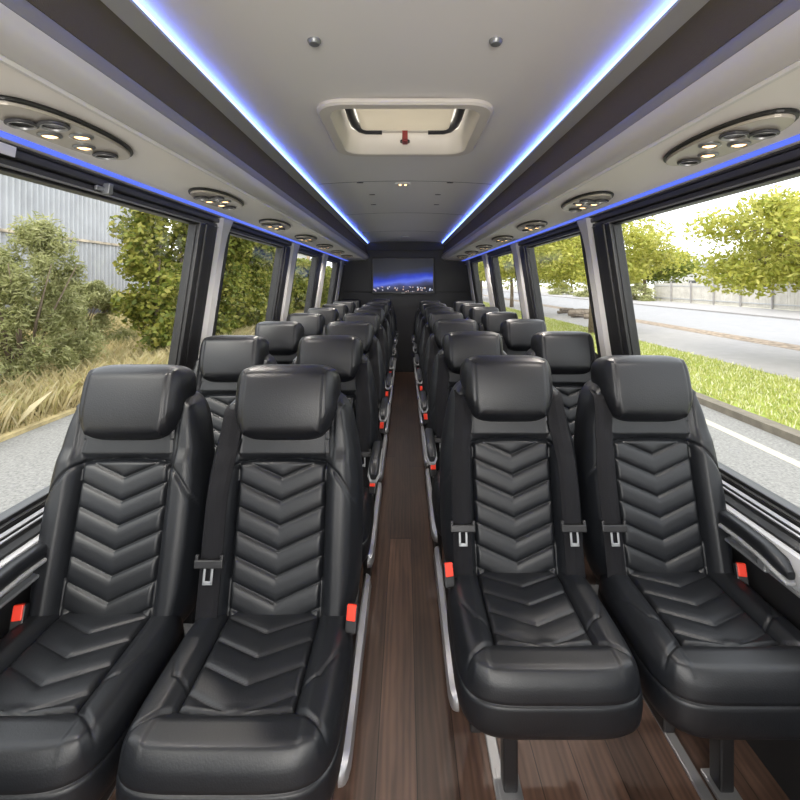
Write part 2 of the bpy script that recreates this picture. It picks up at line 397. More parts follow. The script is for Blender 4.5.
mb = MB(); mb.box(-.11,.11,.168,.186,.05,.07); put(mb.mesh('latch_bar', CREAM, bevel=.004), 'latch_bar', h)
mb = MB(); mb.box(-.013,.013,.160,.178,.010,.075); mb.box(-.013,.013,.17,.225,.004,.016)
hd = put(mb.mesh('handle', REDH, bevel=.004), 'handle', h, label='dark red release handle')
mb = MB(); mb.lathe([(.024,.020),(.024,.028),(.012,.03)],(0,.235,0)); put(mb.mesh('socket', BLACKP, angle=40), 'socket', h)

mb = MB(); mb.lathe([(.019,0),(.019,-.004),(.014,-.012),(.004,-.014)],(0,0,0),k=16); DOME = mb.mesh('dome', STEEL, angle=40)
for x, nm in ((-.236,'left'),(.236,'right')):
    tag(put(DOME,'ceiling_dome',None,(x*1.06,1.24,ceil_z(x))), f'small grey ceiling dome to the {nm} of the aisle, ahead of the roof hatch', 'ceiling fitting')
l = thing('ceiling_light', 'small white twin ceiling light just behind the roof hatch', 'ceiling light', (-.015,3.05,ceil_z(0)))
mb = MB(); plate(mb, oval(0,0,.055,.035,30,2.4), -.012, 0); put(mb.mesh('housing', WHITEP, bevel=.004),'housing',l)
for x in (-.018,.018):
    mb = MB(); mb.lathe([(.009,-.010),(.009,-.014),(.003,-.016)],(x,0,0),k=12); put(mb.mesh('bulb', LAMP, angle=40),'bulb',l)  # glow added to the dark bulbs, to go with the aisle spots
l = thing('ceiling_light', 'tiny white twin ceiling light far back near the rear wall', 'ceiling light', (-.01,6.6,ceil_z(0)))
mb = MB(); plate(mb, oval(0,0,.055,.035,30,2.4), -.012, 0); put(mb.mesh('housing', WHITEP, bevel=.004),'housing',l)
for x_,y_ in ((-.015,3.05),(-.01,6.6)):  # spots added at the ceiling fixtures to brighten the aisle floor
    rl = bpy.data.lights.new('aisle_fill_spot','SPOT'); rl.energy = 30; rl.spot_size = R(150); rl.spot_blend = 1; rl.shadow_soft_size = .04; rl.color = (1,.93,.85)
    ro = bpy.data.objects.new('aisle_fill_spot',rl); COL.objects.link(ro); ro.location = (x_,y_,2.115)
mb = MB(); plate(mb, oval(0,0,.022,.008,16,2.4), -.004, 0); BOLT = mb.mesh('bolt', DARKG)
for x,y,lb in ((-.30,3.0,'left end of the ceiling joint behind the hatch'),(.30,3.0,'right end of the ceiling joint behind the hatch'),
            (-.25,3.42,'ceiling left of the aisle, second row past the hatch'),(.25,3.42,'ceiling right of the aisle, second row past the hatch'),
            (-.27,3.86,'ceiling left of the aisle, third row past the hatch'),(.27,3.86,'ceiling right of the aisle, third row past the hatch')):
    tag(put(BOLT,'ceiling_fastener',None,(x,y,ceil_z(x))), 'small dark fastener on the '+lb, 'fastener')

def screen_mat():
    m, nt, b = newmat('screen_picture'); N, L = nt.nodes, nt.links
    tc = N.new('ShaderNodeTexCoord'); sep = N.new('ShaderNodeSeparateXYZ'); L.new(tc.outputs['Generated'], sep.inputs[0])
    n = N.new('ShaderNodeTexNoise'); n.inputs['Scale'].default_value = 3; n.inputs['Detail'].default_value = 4; L.new(tc.outputs['Generated'], n.inputs['Vector'])
    def mt(op,a,bb=None):
        q = N.new('ShaderNodeMath'); q.operation = op
        for i,v in enumerate((a,bb)):
            if v is None: continue
            if isinstance(v,(int,float)): q.inputs[i].default_value = v
            else: L.new(v,q.inputs[i])
        return q.outputs[0]
    hgt = mt('ADD', mt('SUBTRACT', sep.outputs['Z'], mt('MULTIPLY', sep.outputs['X'], .20)), mt('MULTIPLY', mt('SUBTRACT', n.outputs['Fac'], .5), .25))
    cr = N.new('ShaderNodeValToRGB'); e = cr.color_ramp.elements
    pts = [(0,(.012,.014,.03)),(.10,(.05,.06,.16)),(.20,(.10,.16,.75)),(.30,(.02,.05,.55)),(.45,(.02,.03,.10)),(.60,(.020,.022,.032)),(1,(.012,.013,.017))]
    while len(e) < len(pts): e.new(.5)
    for i,(p,c) in enumerate(pts): e[i].position = p; e[i].color = (*c,1)
    L.new(hgt, cr.inputs['Fac'])
    mp = N.new('ShaderNodeMapping'); mp.inputs['Scale'].default_value = (26,1,14); L.new(tc.outputs['Generated'], mp.inputs['Vector'])
    wn_ = N.new('ShaderNodeTexVoronoi'); wn_.inputs['Scale'].default_value = 1; L.new(mp.outputs[0], wn_.inputs['Vector'])
    band = mt('MULTIPLY', mt('LESS_THAN', sep.outputs['Z'], .17), mt('LESS_THAN', wn_.outputs['Distance'], .33))
    cit = N.new('ShaderNodeMix'); cit.data_type = 'RGBA'; L.new(wn_.outputs['Color'], cit.inputs['Factor'])
    cit.inputs['A'].default_value = (.75,.45,.30,1); cit.inputs['B'].default_value = (.55,.68,.95,1)
    mx = N.new('ShaderNodeMix'); mx.data_type = 'RGBA'; L.new(band, mx.inputs['Factor']); L.new(cr.outputs['Color'], mx.inputs['A']); L.new(cit.outputs['Result'], mx.inputs['B'])
    L.new(mx.outputs['Result'], b.inputs['Emission Color']); b.inputs['Emission Strength'].default_value = .8
    b.inputs['Base Color'].default_value = (.005,.005,.006,1); b.inputs['Roughness'].default_value = .3; b.inputs['Specular IOR Level'].default_value = .15
    return m
tv = thing('television', 'wall mounted black television showing a blue night city on the rear wall', 'television', (-.03,YR,1.58))
mb = MB(); mb.box(-.51,.51,-.060,-.018,-.295,.295); put(mb.mesh('bezel', BLACKP, bevel=.008),'bezel',tv)
mb = MB(); mb.box(-.485,.485,-.063,-.058,-.262,.272); put(mb.mesh('screen', screen_mat()),'screen',tv,label='screen with blue night skyline')
mb = MB(); mb.box(-.2,.2,-.02,0,-.15,.15); put(mb.mesh('mount', DARKG),'mount',tv)
mb = MB(); mb.box(-.03,.03,-.064,-.058,-.284,-.276); put(mb.mesh('badge', STEEL),'badge',tv)

# sticker and latch on the left window header
mb = MB(); slab(mb,-1,1.0,1.12,1.79,1.815,.0255,.030)
tag(put(mb.mesh('sticker',WHITEP),'sticker'),'small white notice sticker on the rail above the left front window','sticker')
mb = MB(); slab(mb,-1,1.42,1.50,1.772,1.787,.021,.030); slab(mb,-1,1.455,1.475,1.766,1.80,.021,.045)
tag(put(mb.mesh('window_latch',STEEL,bevel=.002),'window_latch'),'small grey latch on the rail above the left front window','latch')

# ------------------------------------------------------------------ seats
def pillow(nx, ny, plan, height, r, depth, hx, hy, inpanel=None, seam=None, back=.85, rim_rows=10):
    """cushion shape: front height field over a rounded plan, rolled edge, sides, back. Returns (body, panel) MB in x, y, z=outward."""
    P = np.zeros((nx+1, ny+1, 3))
    for i in range(nx+1):
        for j in range(ny+1):
            s, t = -1+2*i/nx, -1+2*j/ny
            m = max(abs(s),abs(t))
            if m > 0:
                q = 5.0; fac = 1/((abs(s)/m)**q+(abs(t)/m)**q)**(1/q)
                w = m**5; s2, t2 = s*(1-w+w*fac), t*(1-w+w*fac)
            else: s2, t2 = s, t
            x, y = plan(s2, t2)
            e = (1-m)*(hx if abs(s) >= abs(t) else hy)
            drop = 0
            if e < r: drop = r - math.sqrt(max(0, r*r-(r-e)**2))
            P[i,j] = (x, y, height(x,y)*min(1,e/(r*.6)) - drop)
    body, pan = MB(), MB()
    idx = lambda i,j: i*(ny+1)+j
    V = [tuple(P[i,j]) for i in range(nx+1) for j in range(ny+1)]
    fb, fp = [], []
    for i in range(nx):
        for j in range(ny):
            f = (idx(i,j),idx(i+1,j),idx(i+1,j+1),idx(i,j+1))
            c = (P[i,j]+P[i+1,j]+P[i+1,j+1]+P[i,j+1])/4
            (fp if inpanel and inpanel(c[0],c[1]) else fb).append(f)
    bnd = [(i,0) for i in range(nx)]+[(nx,j) for j in range(ny)]+[(i,ny) for i in range(nx,0,-1)]+[(0,j) for j in range(ny,0,-1)]
    rings = [[idx(*q) for q in bnd]]; cen = P.mean(axis=(0,1))
    zs = np.linspace(-r, -depth, rim_rows)
    if seam is not None: zs = sorted(set(list(zs)+[seam-.004,seam-.002,seam,seam+.002,seam+.004]), reverse=True)
    for z in zs[1:]:
        u = (-z-r)/(depth-r)
        k = 1 + .018*math.sin(math.pi*min(1,u*1.2)) - (1-back)*max(0,u-.72)/.28*max(0,u-.72)/.28
        if seam is not None: k -= .018*math.exp(-((z-seam)/.0022)**2)
        ring = []
        for (i,j) in bnd:
            p = P[i,j]; V.append((cen[0]+(p[0]-cen[0])*k, cen[1]+(p[1]-cen[1])*k, z + (p[2]+r)*(1-u)))
            ring.append(len(V)-1)
        rings.append(ring)
    n = len(bnd)
    for a,b in zip(rings, rings[1:]):
        for j in range(n): fb.append((a[j],b[j],b[(j+1)%n],a[(j+1)%n]))
    fb.append(tuple(rings[-1]))
    def sub(faces):
        m = MB(); used = {}
        for f in faces:
            for v in f:
                if v not in used: used[v] = len(used)
        m.v = [None]*len(used)
        for v,k in used.items(): m.v[k] = V[v]
        m.f = [tuple(used[v] for v in f) for f in faces]
        return m
    return sub(fb), sub(fp)

def sstep(a,b,x):
    t = min(1,max(0,(x-a)/(b-a))); return t*t*(3-2*t)
def groove(d, w=.0035): return math.exp(-(d/w)**2)
def segd(x,y,x0,y0,x1,y1):
    dx,dy = x1-x0,y1-y0; t = max(0,min(1,((x-x0)*dx+(y-y0)*dy)/(dx*dx+dy*dy)))
    return math.hypot(x-x0-t*dx,y-y0-t*dy)
def quilt(v, pitch, amp):         # puffed rows, sharp valley
    f = (v/pitch) % 1.0
    return amp*(1-abs(2*f-1)**3.0) - amp*.9*(groove(min(f,1-f)*pitch,.0024))

# backrest: x across, y = height along the back above the crease
BH0, BH1 = -.07, .625
TILT = R(14)
def bw(hh):
    w = .2335 - .022*sstep(.33,.56,hh) + .003*math.sin(math.pi*max(0,min(1,hh/.4)))
    return w
def b_plan(s,t):
    y = BH0+(BH1-BH0)*(t+1)/2; return s*bw(y), y
PW, PT = .134, .405
def ptop(x): return PT + .012*(1-(x/PW)**2)
def b_in(x,y): return abs(x) < PW and -.2 < y < ptop(x)
def b_h(x,y):
    ax = abs(x)
    z = 0
    up = sstep(PT-.0,PT+.05,y)
    bol = sstep(.125,.165,ax)*(1-sstep(.18,.235,ax)*.5)
    z += .030*bol*(1-.35*up) * (1-.5*sstep(.50,.60,y))
    if b_in(x,y):
        z += quilt(y-.03-.42*ax, .0665, .0068)*sstep(0,.016,min(PW-ax,ptop(x)-y))
    dS = abs(ax-PW) if y < ptop(PW) else 9
    dT = abs(y-ptop(x)) if ax < PW else 9
    z -= .013*groove(min(dS,dT),.0055)
    if ax < PW: z += .008*sstep(PT+.012,PT+.03,y)
    # seam sweeping from the panel corner out over the bolster
    if ax > PW:
        t = (ax-PW)/(.225-PW)
        yc = PT-.005 - .115*t**1.7
        z -= .007*groove((y-yc)*.75,.004)
        if y < yc: z += .006*sstep(0,.02,yc-y)
        z -= .004*groove(ax-.152,.003)*sstep(PT,PT+.03,y)
    return z
bb, bp = pillow(110,230,b_plan,b_h,.042,.125,.2350,.35,b_in)
def to_back(p, base=.535):
    x,hh,f = p; c,s = math.cos(TILT),math.sin(TILT)
    return (x, -f*c+hh*s, base+hh*c+f*s)
for m_ in (bb,bp): m_.v = [to_back(p) for p in m_.v]
M_BACK = bb.mesh('backrest', LEATHER, smooth=True); M_BPAN = bp.mesh('quilted_panel', LEATHER, smooth=True)

# headrest: pillow roll
def h_plan(s,t):
    y = .585+.116*t
    w = .152 - .016*sstep(.1,-1,t)*1.0
    w = .159 - .024*sstep(.1,1.1,(-t))
    return s*w, y
def h_h(x,y):
    ax = abs(x); v = (y-.585)/.116
    z = .008*(1-(x/.17)**2)+.014*(1-v*v)
    z -= .005*groove(ax-.122,.003)
    return z
hb,_ = pillow(64,48,h_plan,h_h,.046,.13,.160,.116)
hb.v = [to_back((x,y,f+.046)) for x,y,f in hb.v]
M_HEAD = hb.mesh('headrest', LEATHER2, smooth=True)

# cushion: x across, y from front (-) to back
CY0, CY1 = -.405, .075
def c_plan(s,t):
    y = (CY0+CY1)/2+(CY1-CY0)/2*t
    w = .2310 - .012*sstep(-.30,-.45,y)*0 - .010*sstep(-.1,.08,y)
    return s*w, y
CP, CF = .130, -.290
def c_in(x,y): return abs(x) < CP and y > CF-.012*(1-(x/CP)**2)
def c_h(x,y):
    ax = abs(x); z = 0
    bol = sstep(.12,.165,ax)*(1-.45*sstep(.18,.23,ax))
    roll = sstep(-.27,-.33,y)
    z += .022*max(bol*.95,roll*.8)
    if c_in(x,y): z += quilt(y-.01-.46*ax, .078, .0055)*sstep(0,.016,min(CP-ax,y-(CF-.012*(1-(x/CP)**2))))
    cf = CF-.012*(1-(x/CP)**2)
    d = 9
    if y > CF: d = abs(ax-CP)
    if ax < CP: d = min(d, abs(y-cf))
    z -= .012*groove(d,.0045)
    if ax > CP-.005:
        z -= .007*groove(segd(ax,y,CP,CF,.225,-.36),.004)
        z -= .0045*groove(segd(ax,y,CP,-.235,.172,-.215),.0035)
        z -= .0045*groove(segd(ax,y,.172,-.215,.225,-.10),.0035)
    return z
cb, cp = pillow(104,116,c_plan,c_h,.040,.150,.2320,.240,c_in,seam=-.052,back=.9)
for m_ in (cb,cp): m_.v = [(x,y,.535+z) for x,y,z in m_.v]
M_CUSH = cb.mesh('cushion', LEATHER, smooth=True); M_CPAN = cp.mesh('quilted_panel', LEATHER, smooth=True)

# hard back shell, underframe, leg, aisle rail
mb = MB()
ring = rrect(.19,.29,.06,5)
ring_stack(mb, [([(x,y+.27) for x,y in ring],-.115),([(x,y+.27) for x,y in ring],-.135),([(x*.9,y*.93+.27) for x,y in ring],-.15)])
mb.f.append(tuple(range(2*len(ring),3*len(ring)))); mb.f = [f for f in mb.f if not (min(f) < len(ring) and max(f) >= 2*len(ring))]
mb.v = [to_back(p) for p in mb.v]
M_SHELL = mb.mesh('back_shell', SHELL, angle=35)
mb = MB(); mb.box(-.18,.18,-.33,.05,.375,.40); mb.box(-.20,-.17,-.33,.16,.345,.385); mb.box(.17,.20,-.33,.16,.345,.385); mb.box(-.2,.2,.06,.15,.35,.40)
M_FRAME = mb.mesh('base_frame', SHELL, bevel=.005)
def leg_mesh(y0, y1, zt=.36):
    mb = MB(); mb.hexa([(-.021,y0,.012),(.021,y0,.012),(.021,y0+.05,.012),(-.021,y0+.05,.012),(-.021,y1,zt),(.021,y1,zt),(.021,y1+.05,zt),(-.021,y1+.05,zt)])
    return mb.mesh('leg', BLACKP, bevel=.006)
M_LEGF, M_LEGR = leg_mesh(-.17,-.17), leg_mesh(.22,.10)
mb = MB(); mb.box(-.034,.034,-.19,-.10,0,.013); M_FOOTF = mb.mesh('foot_plate', ALU, bevel=.003)
mb = MB(); mb.box(-.034,.034,.20,.29,0,.013); M_FOOTR = mb.mesh('foot_plate', ALU, bevel=.003)
def rail_mesh(s):
    mb = MB(); n = 10
    prof = [(.0,0),(.018,.004),(.026,.02),(.022,.056),(.006,.062),(0,.055)]
    ys = [-.245,-.24,-.228,-.20,.44,.47]; k = [.25,.55,.85,1,1,.6]
    b = len(mb.v); m = len(prof)
    for y,q in zip(ys,k):
        for a,z in prof: mb.v.append((s*(.218+a*q), y, .300+.03+(z-.03)*q))
    for i in range(len(ys)-1):
        for j in range(m): mb.f.append((b+i*m+j,b+i*m+(j+1)%m,b+(i+1)*m+(j+1)%m,b+(i+1)*m+j))
    mb.f.append(tuple(range(b,b+m))); mb.f.append(tuple(range(b+(len(ys)-1)*m,b+len(ys)*m)))
    return mb.mesh('side_rail', ALU, angle=40)
M_RAIL = {s: rail_mesh(s) for s in (-1,1)}
def skirt_mesh(s):
    mb = MB(); mb.hexa([(s*.170,.10,.02),(s*.205,.10,.02),(s*.205,.34,.02),(s*.170,.34,.02),(s*.170,.05,.36),(s*.206,.05,.36),(s*.206,.38,.36),(s*.170,.38,.36)])
    return mb.mesh('side_skirt', SHELL, bevel=.006)
M_SKIRT = {s: skirt_mesh(s) for s in (-1,1)}

# belt along the bolster, tongue, buckle
def surf(x,hh):
    w = bw(hh); e = w-abs(x); z = b_h(x,hh)
    r = .042
    if e < r: z = z*min(1,max(0,e)/(r*.6)) - (r-math.sqrt(max(0,r*r-(r-max(0,e))**2)))
    return z
def belt_mesh(s, both=False):
    mb = MB(); rows = 34; W = .030
    tops = []
    for k in range(rows+1):
        t = k/rows; hh = .575-.60*t
        xc = .158+.022*sstep(0,.5,t)-.002*t; row = []
        for q,u in enumerate((-1,-.62,-.58,-.02,.02,.58,.62,1)):
            x = xc+u*W; zz = max(surf(xc-W,hh),surf(xc,hh),surf(xc+W*.6,hh))*.55+surf(min(x,bw(hh)-.004),hh)*.45
            row.append((s*x, hh, zz+.008 + (0 if q in (1,2,3,4,5,6) else -.003) - (.0016 if q in (1,2,5,6) else 0)))
        if t == 0:
            row = [(x,h_+.004,z-.03) for x,h_,z in row]
        tops.append(row)
    m = 8; n = rows+1
    v = [p for r_ in tops for p in r_]+[(x,h_,z-.004) for r_ in tops for x,h_,z in r_]
    f = []
    for k in range(rows):
        for q in range(m-1):
            a = k*m+q; f.append((a,a+1,a+m+1,a+m)); a += n*m; f.append((a,a+m,a+m+1,a+1))
        for q in (0,m-1):
            a = k*m+q; f.append((a,a+m,a+m+n*m,a+n*m))
    for k in (0,rows):
        for q in range(m-1):
            a = k*m+q; f.append((a,a+1,a+1+n*m,a+n*m))
    mb.add([to_back(p) for p in v], f)
    return mb.mesh('seat_belt', WEB, smooth=True, angle=50)
def tongue_mesh(s):
    mb = MB(); hh = .135; xc = s*.178; z = surf(.178,hh)+.012
    def bx(x0,x1,h0,h1,f0,f1): mb.hexa([to_back(p) for p in ((x0,h0,f0),(x1,h0,f0),(x1,h1,f0),(x0,h1,f0),(x0,h0,f1),(x1,h0,f1),(x1,h1,f1),(x0,h1,f1))])
    bx(xc-.040,xc+.040,hh,hh+.022,z-.004,z+.010); bx(xc-.040,xc-.030,hh+.018,hh+.034,z-.004,z+.008); bx(xc+.030,xc+.040,hh+.018,hh+.034,z-.004,z+.008)
    return mb.mesh('latch_plate', BLACKP, bevel=.003)
def tongue2_mesh(s):
    mb = MB(); hh = .135; xc = s*.178; z = surf(.178,hh)+.012
    def bx(x0,x1,h0,h1,f0,f1): mb.hexa([to_back(p) for p in ((x0,h0,f0),(x1,h0,f0),(x1,h1,f0),(x0,h1,f0),(x0,h0,f1),(x1,h0,f1),(x1,h1,f1),(x0,h1,f1))])
    bx(xc-.014,xc-.007,hh-.040,hh+.002,z,z+.005); bx(xc+.007,xc+.014,hh-.040,hh+.002,z,z+.005); bx(xc-.014,xc+.014,hh-.042,hh-.032,z,z+.005)
    return mb.mesh('tongue', STEEL, bevel=.0015)
M_BELT = {s: belt_mesh(s) for s in (-1,1)}; M_TONG = {s: tongue_mesh(s) for s in (-1,1)}; M_TONG2 = {s: tongue2_mesh(s) for s in (-1,1)}
mb = MB(); mb.box(-.016,.016,-.012,.012,-.040,.026); M_BUCK = mb.mesh('buckle', BLACKP, bevel=.004)
mb = MB(); mb.box(-.0125,.0125,-.0155,-.004,-.010,.0285); M_BTN = mb.mesh('release_button', RED, bevel=.003)
# armrest: padded arm with pale rim
def arm_meshes(s, ax=.243):
    pts = [(.05,.700),(.0,.702),(-.08,.704),(-.16,.700),(-.215,.690),(-.245,.676)]
    pad = MB(); rim = MB()
    def sweep(mb, hw, hh, dz):
        n = 14; b = len(mb.v)
        for k,(y,z) in enumerate(pts):
            q = 1 if k < len(pts)-1 else .55
            for j in range(n):
                t = 2*math.pi*j/n; c,sn = math.cos(t),math.sin(t)
                mb.v.append((s*ax+hw*q*math.copysign(abs(c)**.6,c), y, z+dz+hh*q*math.copysign(abs(sn)**.6,sn)))
        for k in range(len(pts)-1):
            for j in range(n): mb.f.append((b+k*n+j,b+k*n+(j+1)%n,b+(k+1)*n+(j+1)%n,b+(k+1)*n+j))
        mb.f.append(tuple(range(b,b+n))); mb.f.append(tuple(range(b+(len(pts)-1)*n,b+len(pts)*n)))
    sweep(pad,.021,.020,.010); sweep(rim,.026,.007,-.012)
    br = MB(); br.box(s*ax-.012,s*ax+.012,-.17,-.14,.652,.69); br.box(s*ax-.012,s*ax+.012,-.17,.06,.645,.655)
    return pad.mesh('armrest',LEATHER,angle=50), rim.mesh('armrest_rim',ARMRIM,angle=50), br.mesh('armrest_bracket',STEEL,bevel=.004)
M_ARM = {s: arm_meshes(s) for s in (-1,1)}; M_ARMW = {s: arm_meshes(s,.193) for s in (-1,1)}

def seat(x, y, aisle, label, group, belts, armside, leg_x):
    t = thing('coach_seat', label, 'coach seat', (x,y,0), group)
    c = put(M_CUSH,'cushion',t); put(M_CPAN,'quilted_panel',c)
    b = put(M_BACK,'backrest',t); put(M_BPAN,'quilted_panel',b); put(M_SHELL,'back_shell',b)
    put(M_HEAD,'headrest',t); put(M_FRAME,'base_frame',t)
    l = put(M_LEGF,'leg',t,(leg_x,0,0)); put(M_FOOTF,'foot_plate',l)
    l = put(M_LEGR,'leg',t,(leg_x,0,0)); put(M_FOOTR,'foot_plate',l)
    for s in belts:
        w = put(M_BELT[s],'seat_belt',t); put(M_TONG[s],'latch_plate',w); put(M_TONG2[s],'tongue',w)
    out = -1 if (x > 0) == aisle else 1       # aisle seats: toward the aisle; window seats: toward the wall
    k = put(M_BUCK,'buckle',t,(out*(.228 if aisle else .205),-.045,.568),(R(-18),0,R(out*-12))); put(M_BTN,'release_button',k,label='red release button')
    if aisle: put(M_RAIL[out],'side_rail',t,label='silver side rail'); put(M_SKIRT[out],'side_skirt',t)
    if armside:
        a,r_,br = (M_ARM if aisle else M_ARMW)[armside]
        q = put(a,'armrest',t); put(r_,'armrest_rim',q,label='pale grey rim'); put(br,'armrest_bracket',q)
    return t
PITCH = .80
for sd, nm, y0, nrow in ((-1,'left',1.277,8),(1,'right',1.460,7)):
    for k in range(nrow):
        rowname = 'in the front row nearest the camera' if k == 0 else 'in the last row by the rear wall' if k == nrow-1 else f'in the {ORD[k]} row from the camera'
        for aisle in (True,False):
            x = sd*((.372 if sd < 0 else .364) if aisle else .850)
            if aisle: belts = [sd] if (k == 0) else [-sd]
            else: belts = [-sd] if sd > 0 else []
            if aisle and sd > 0 and k == 0: belts = [1,-1]
            arm = (-sd if k > 0 else 0) if aisle else sd
            seat(x, y0+PITCH*k, aisle, f'black leather {nm} {"aisle" if aisle else "window"} seat {rowname}',
                 f'black leather seats on the {nm} side', belts, arm, (-sd*.06+sd*.0 if aisle else sd*.075))
# floor tracks
n = 40
for sd in (-1,1):
    for x in (.315,.90):
        mb = MB(); mb.box(sd*x-.055 if sd>0 else sd*x+.021, sd*x-.021 if sd>0 else sd*x+.055, 1.27 if sd>0 else 1.09, 7.2, .0005,.012)
        struct('trim_%d' % n, mb.mesh('floor_track', ALU, bevel=.003)); n += 1

# ------------------------------------------------------------------ outside
ASPH = mat('asphalt', (.205,.20,.188), .9, bump=.6, bscale=60, var=.30, vscale=28)
ASPH2 = mat('pale_road', (.27,.265,.27), .85, var=.06, vscale=2)
CONC = mat('pale_concrete', (.30,.285,.28), .85, var=.08, vscale=3)
KERB = mat('kerb_stone', (.15,.13,.10), .85, var=.2, vscale=6)
LINE = mat('road_line', (.40,.37,.31), .8)
LAWN = mat('lawn_green', (.22,.27,.045), .9, var=.5, vscale=3.5)
MULCH = mat('leaf_litter', (.26,.20,.145), .95, var=.6, vscale=5)
DRYG = mat('dry_grass_ground', (.40,.32,.16), .95, var=.35, vscale=4)
SOIL = mat('far_ground', (.40,.38,.30), .95, var=.2, vscale=1)
BARK = mat('bark', (.16,.12,.085), .9, bump=.6, bscale=18, var=.3, vscale=9)

def strip(name, x0, x1, y0, y1, z0, z1, m, x0b=None, x1b=None):
    mb = MB(); a, b = (x0 if x0b is None else x0b), (x1 if x1b is None else x1b)
    mb.hexa([(x0,y0,z0),(x1,y0,z0),(b,y1,z0),(a,y1,z0),(x0,y0,z1),(x1,y0,z1),(b,y1,z1),(a,y1,z1)])
    return struct(name, mb.mesh(name, m))
strip('ground', -140,140,-60,260,GZ-.3,GZ-.03,SOIL)
strip('ground_asphalt', -6.0,5.75,-30,200,GZ-.1,GZ,ASPH)
strip('ground_line', 5.05,5.22,-30,200,GZ-.05,GZ+.004,LINE)
strip('ground_kerb', 5.75,6.0,-30,200,GZ-.1,GZ+.12,KERB)
strip('ground_lawn', 6.0,13.0,-30,200,GZ-.1,GZ+.10,LAWN)
strip('ground_footpath', 9.1,13.0,-30,200,GZ-.05,GZ+.112,CONC)
strip('ground_mulch', 13.0,14.1,-30,200,GZ-.1,GZ+.118,MULCH)
strip('ground_road', 14.1,24.0,-30,200,GZ-.1,GZ+.03,ASPH2)
strip('ground_kerb_far', 24.0,24.25,-30,200,GZ-.1,GZ+.14,CONC)
strip('ground_footpath_far', 24.25,30.5,-30,200,GZ-.1,GZ+.13,CONC)
strip('ground_verge', -21,-6.0,-30,200,GZ-.1,GZ+.06,DRYG)

rng = np.random.default_rng(11)
def leaves_mesh(name, pts, size, m, droop=.3, aspect=.45, jit=.35):
    n = len(pts); d = rng.normal(size=(n,3)); d[:,2] = d[:,2]*.6 - droop
    d /= np.linalg.norm(d,axis=1)[:,None]
    u = rng.normal(size=(n,3)); s = np.cross(d,u); s /= np.linalg.norm(s,axis=1)[:,None]
    nrm = np.cross(d,s)
    L = size*(1+jit*rng.uniform(-1,1,size=(n,1))); W = L*aspect
    a = pts - d*L*.5; b = pts + s*W*.5 + nrm*L*.06; c = pts + d*L*.5 - nrm*L*.1; e = pts - s*W*.5 + nrm*L*.06
    V = np.stack([a,b,c,e],1).reshape(-1,3)
    me = bpy.data.meshes.new(name)
    me.vertices.add(4*n); me.vertices.foreach_set('co', V.astype(np.float32).ravel())
    me.loops.add(4*n); me.loops.foreach_set('vertex_index', np.arange(4*n,dtype=np.int32))
    me.polygons.add(n); me.polygons.foreach_set('loop_start', np.arange(0,4*n,4,dtype=np.int32))
    me.update(calc_edges=True); me.validate(); me.materials.append(m)
    return me
def clump_points(centers, radii, n, shell=.55):
    k = rng.integers(0,len(centers),n); c = np.array(centers)[k]; r = np.array(radii)[k]
    d = rng.normal(size=(n,3)); d /= np.linalg.norm(d,axis=1)[:,None]
    rad = shell+(1-shell)*rng.uniform(0,1,(n,1))
    return c + d*rad*r
GREEN_Y = leaf_mat('yellow_green_leaves', [(.27,.30,.05),(.46,.45,.08),(.60,.56,.16),(.36,.40,.08)], .45)
GREEN_M = leaf_mat('mid_green_leaves', [(.12,.16,.03),(.22,.26,.045),(.32,.34,.08)], .4)
HEDGE = leaf_mat('ivy_leaves', [(.09,.12,.02),(.17,.20,.03),(.28,.28,.05),(.36,.33,.08)], .35)
WILLOW = leaf_mat('grey_green_leaves', [(.25,.27,.10),(.36,.37,.16),(.48,.47,.24),(.31,.33,.12)], .4)
DRY = leaf_mat('dry_blades', [(.46,.37,.18),(.60,.50,.28),(.40,.36,.15),(.68,.59,.38)], .35)
LAWNB = leaf_mat('lawn_blades', [(.26,.31,.06),(.40,.42,.11),(.50,.49,.18),(.78,.75,.55)], .35)

def tree(x, y, trunk_h, crown, nleaf, lsize, m, label, tr=.13, clumps=26, droop=.45, hang=0):
    t = thing('street_tree', label, 'tree', (x,y,GZ+.08), 'trees along the right hand street')
    rx, rz, cz = crown
    mb = MB()
    mb.tube([(0,0,0),(.03,.02,trunk_h*.5),(-.02,.05,trunk_h),(.05,.0,cz+rz*.4)],[tr*1.15,tr*.9,tr*.8,tr*.25],9)
    cs, rs = [], []
    for i in range(clumps):
        a = 2.4*i; f = math.sqrt((i+.5)/clumps)*rx*.85; hz = cz + rz*random.uniform(-.55,.75)*(1-.4*f/rx) - hang*(f/rx)
        cs.append((f*math.cos(a), f*math.sin(a), hz)); q = rx*random.uniform(.24,.40); rs.append((q,q,q*.62))
        if i % 2 == 0:
            mb.tube([(0,0,trunk_h*.9),(cs[-1][0]*.5,cs[-1][1]*.5,(trunk_h+hz)/2+.2),cs[-1]],[tr*.45,tr*.28,.02],6)
    put(mb.mesh('trunk',BARK,smooth=True),'trunk',t)
    put(leaves_mesh('foliage', clump_points(cs,rs,nleaf,.25), lsize, m, droop),'foliage',t)
    return t
tree(11.1,11.6,3.0,(3.2,2.1,3.9),24000,.16,GREEN_Y,'big yellow green tree filling the right front window',0.16,34,.5,1.2)
tree(8.3,20.0,2.6,(3.6,2.3,4.3),16000,.19,GREEN_Y,'yellow green street tree beside the first right window pillar',.14,30,.5,1.2)
tree(8.6,29.7,2.8,(4.2,2.6,4.5),14000,.25,GREEN_Y,'yellow green street tree seen through the second right window',.15,28,.5,1.0)
tree(9.6,40.5,3.0,(4.6,2.8,4.8),8000,.36,GREEN_M,'street tree seen through the third right window',.16,26,.4,.8)
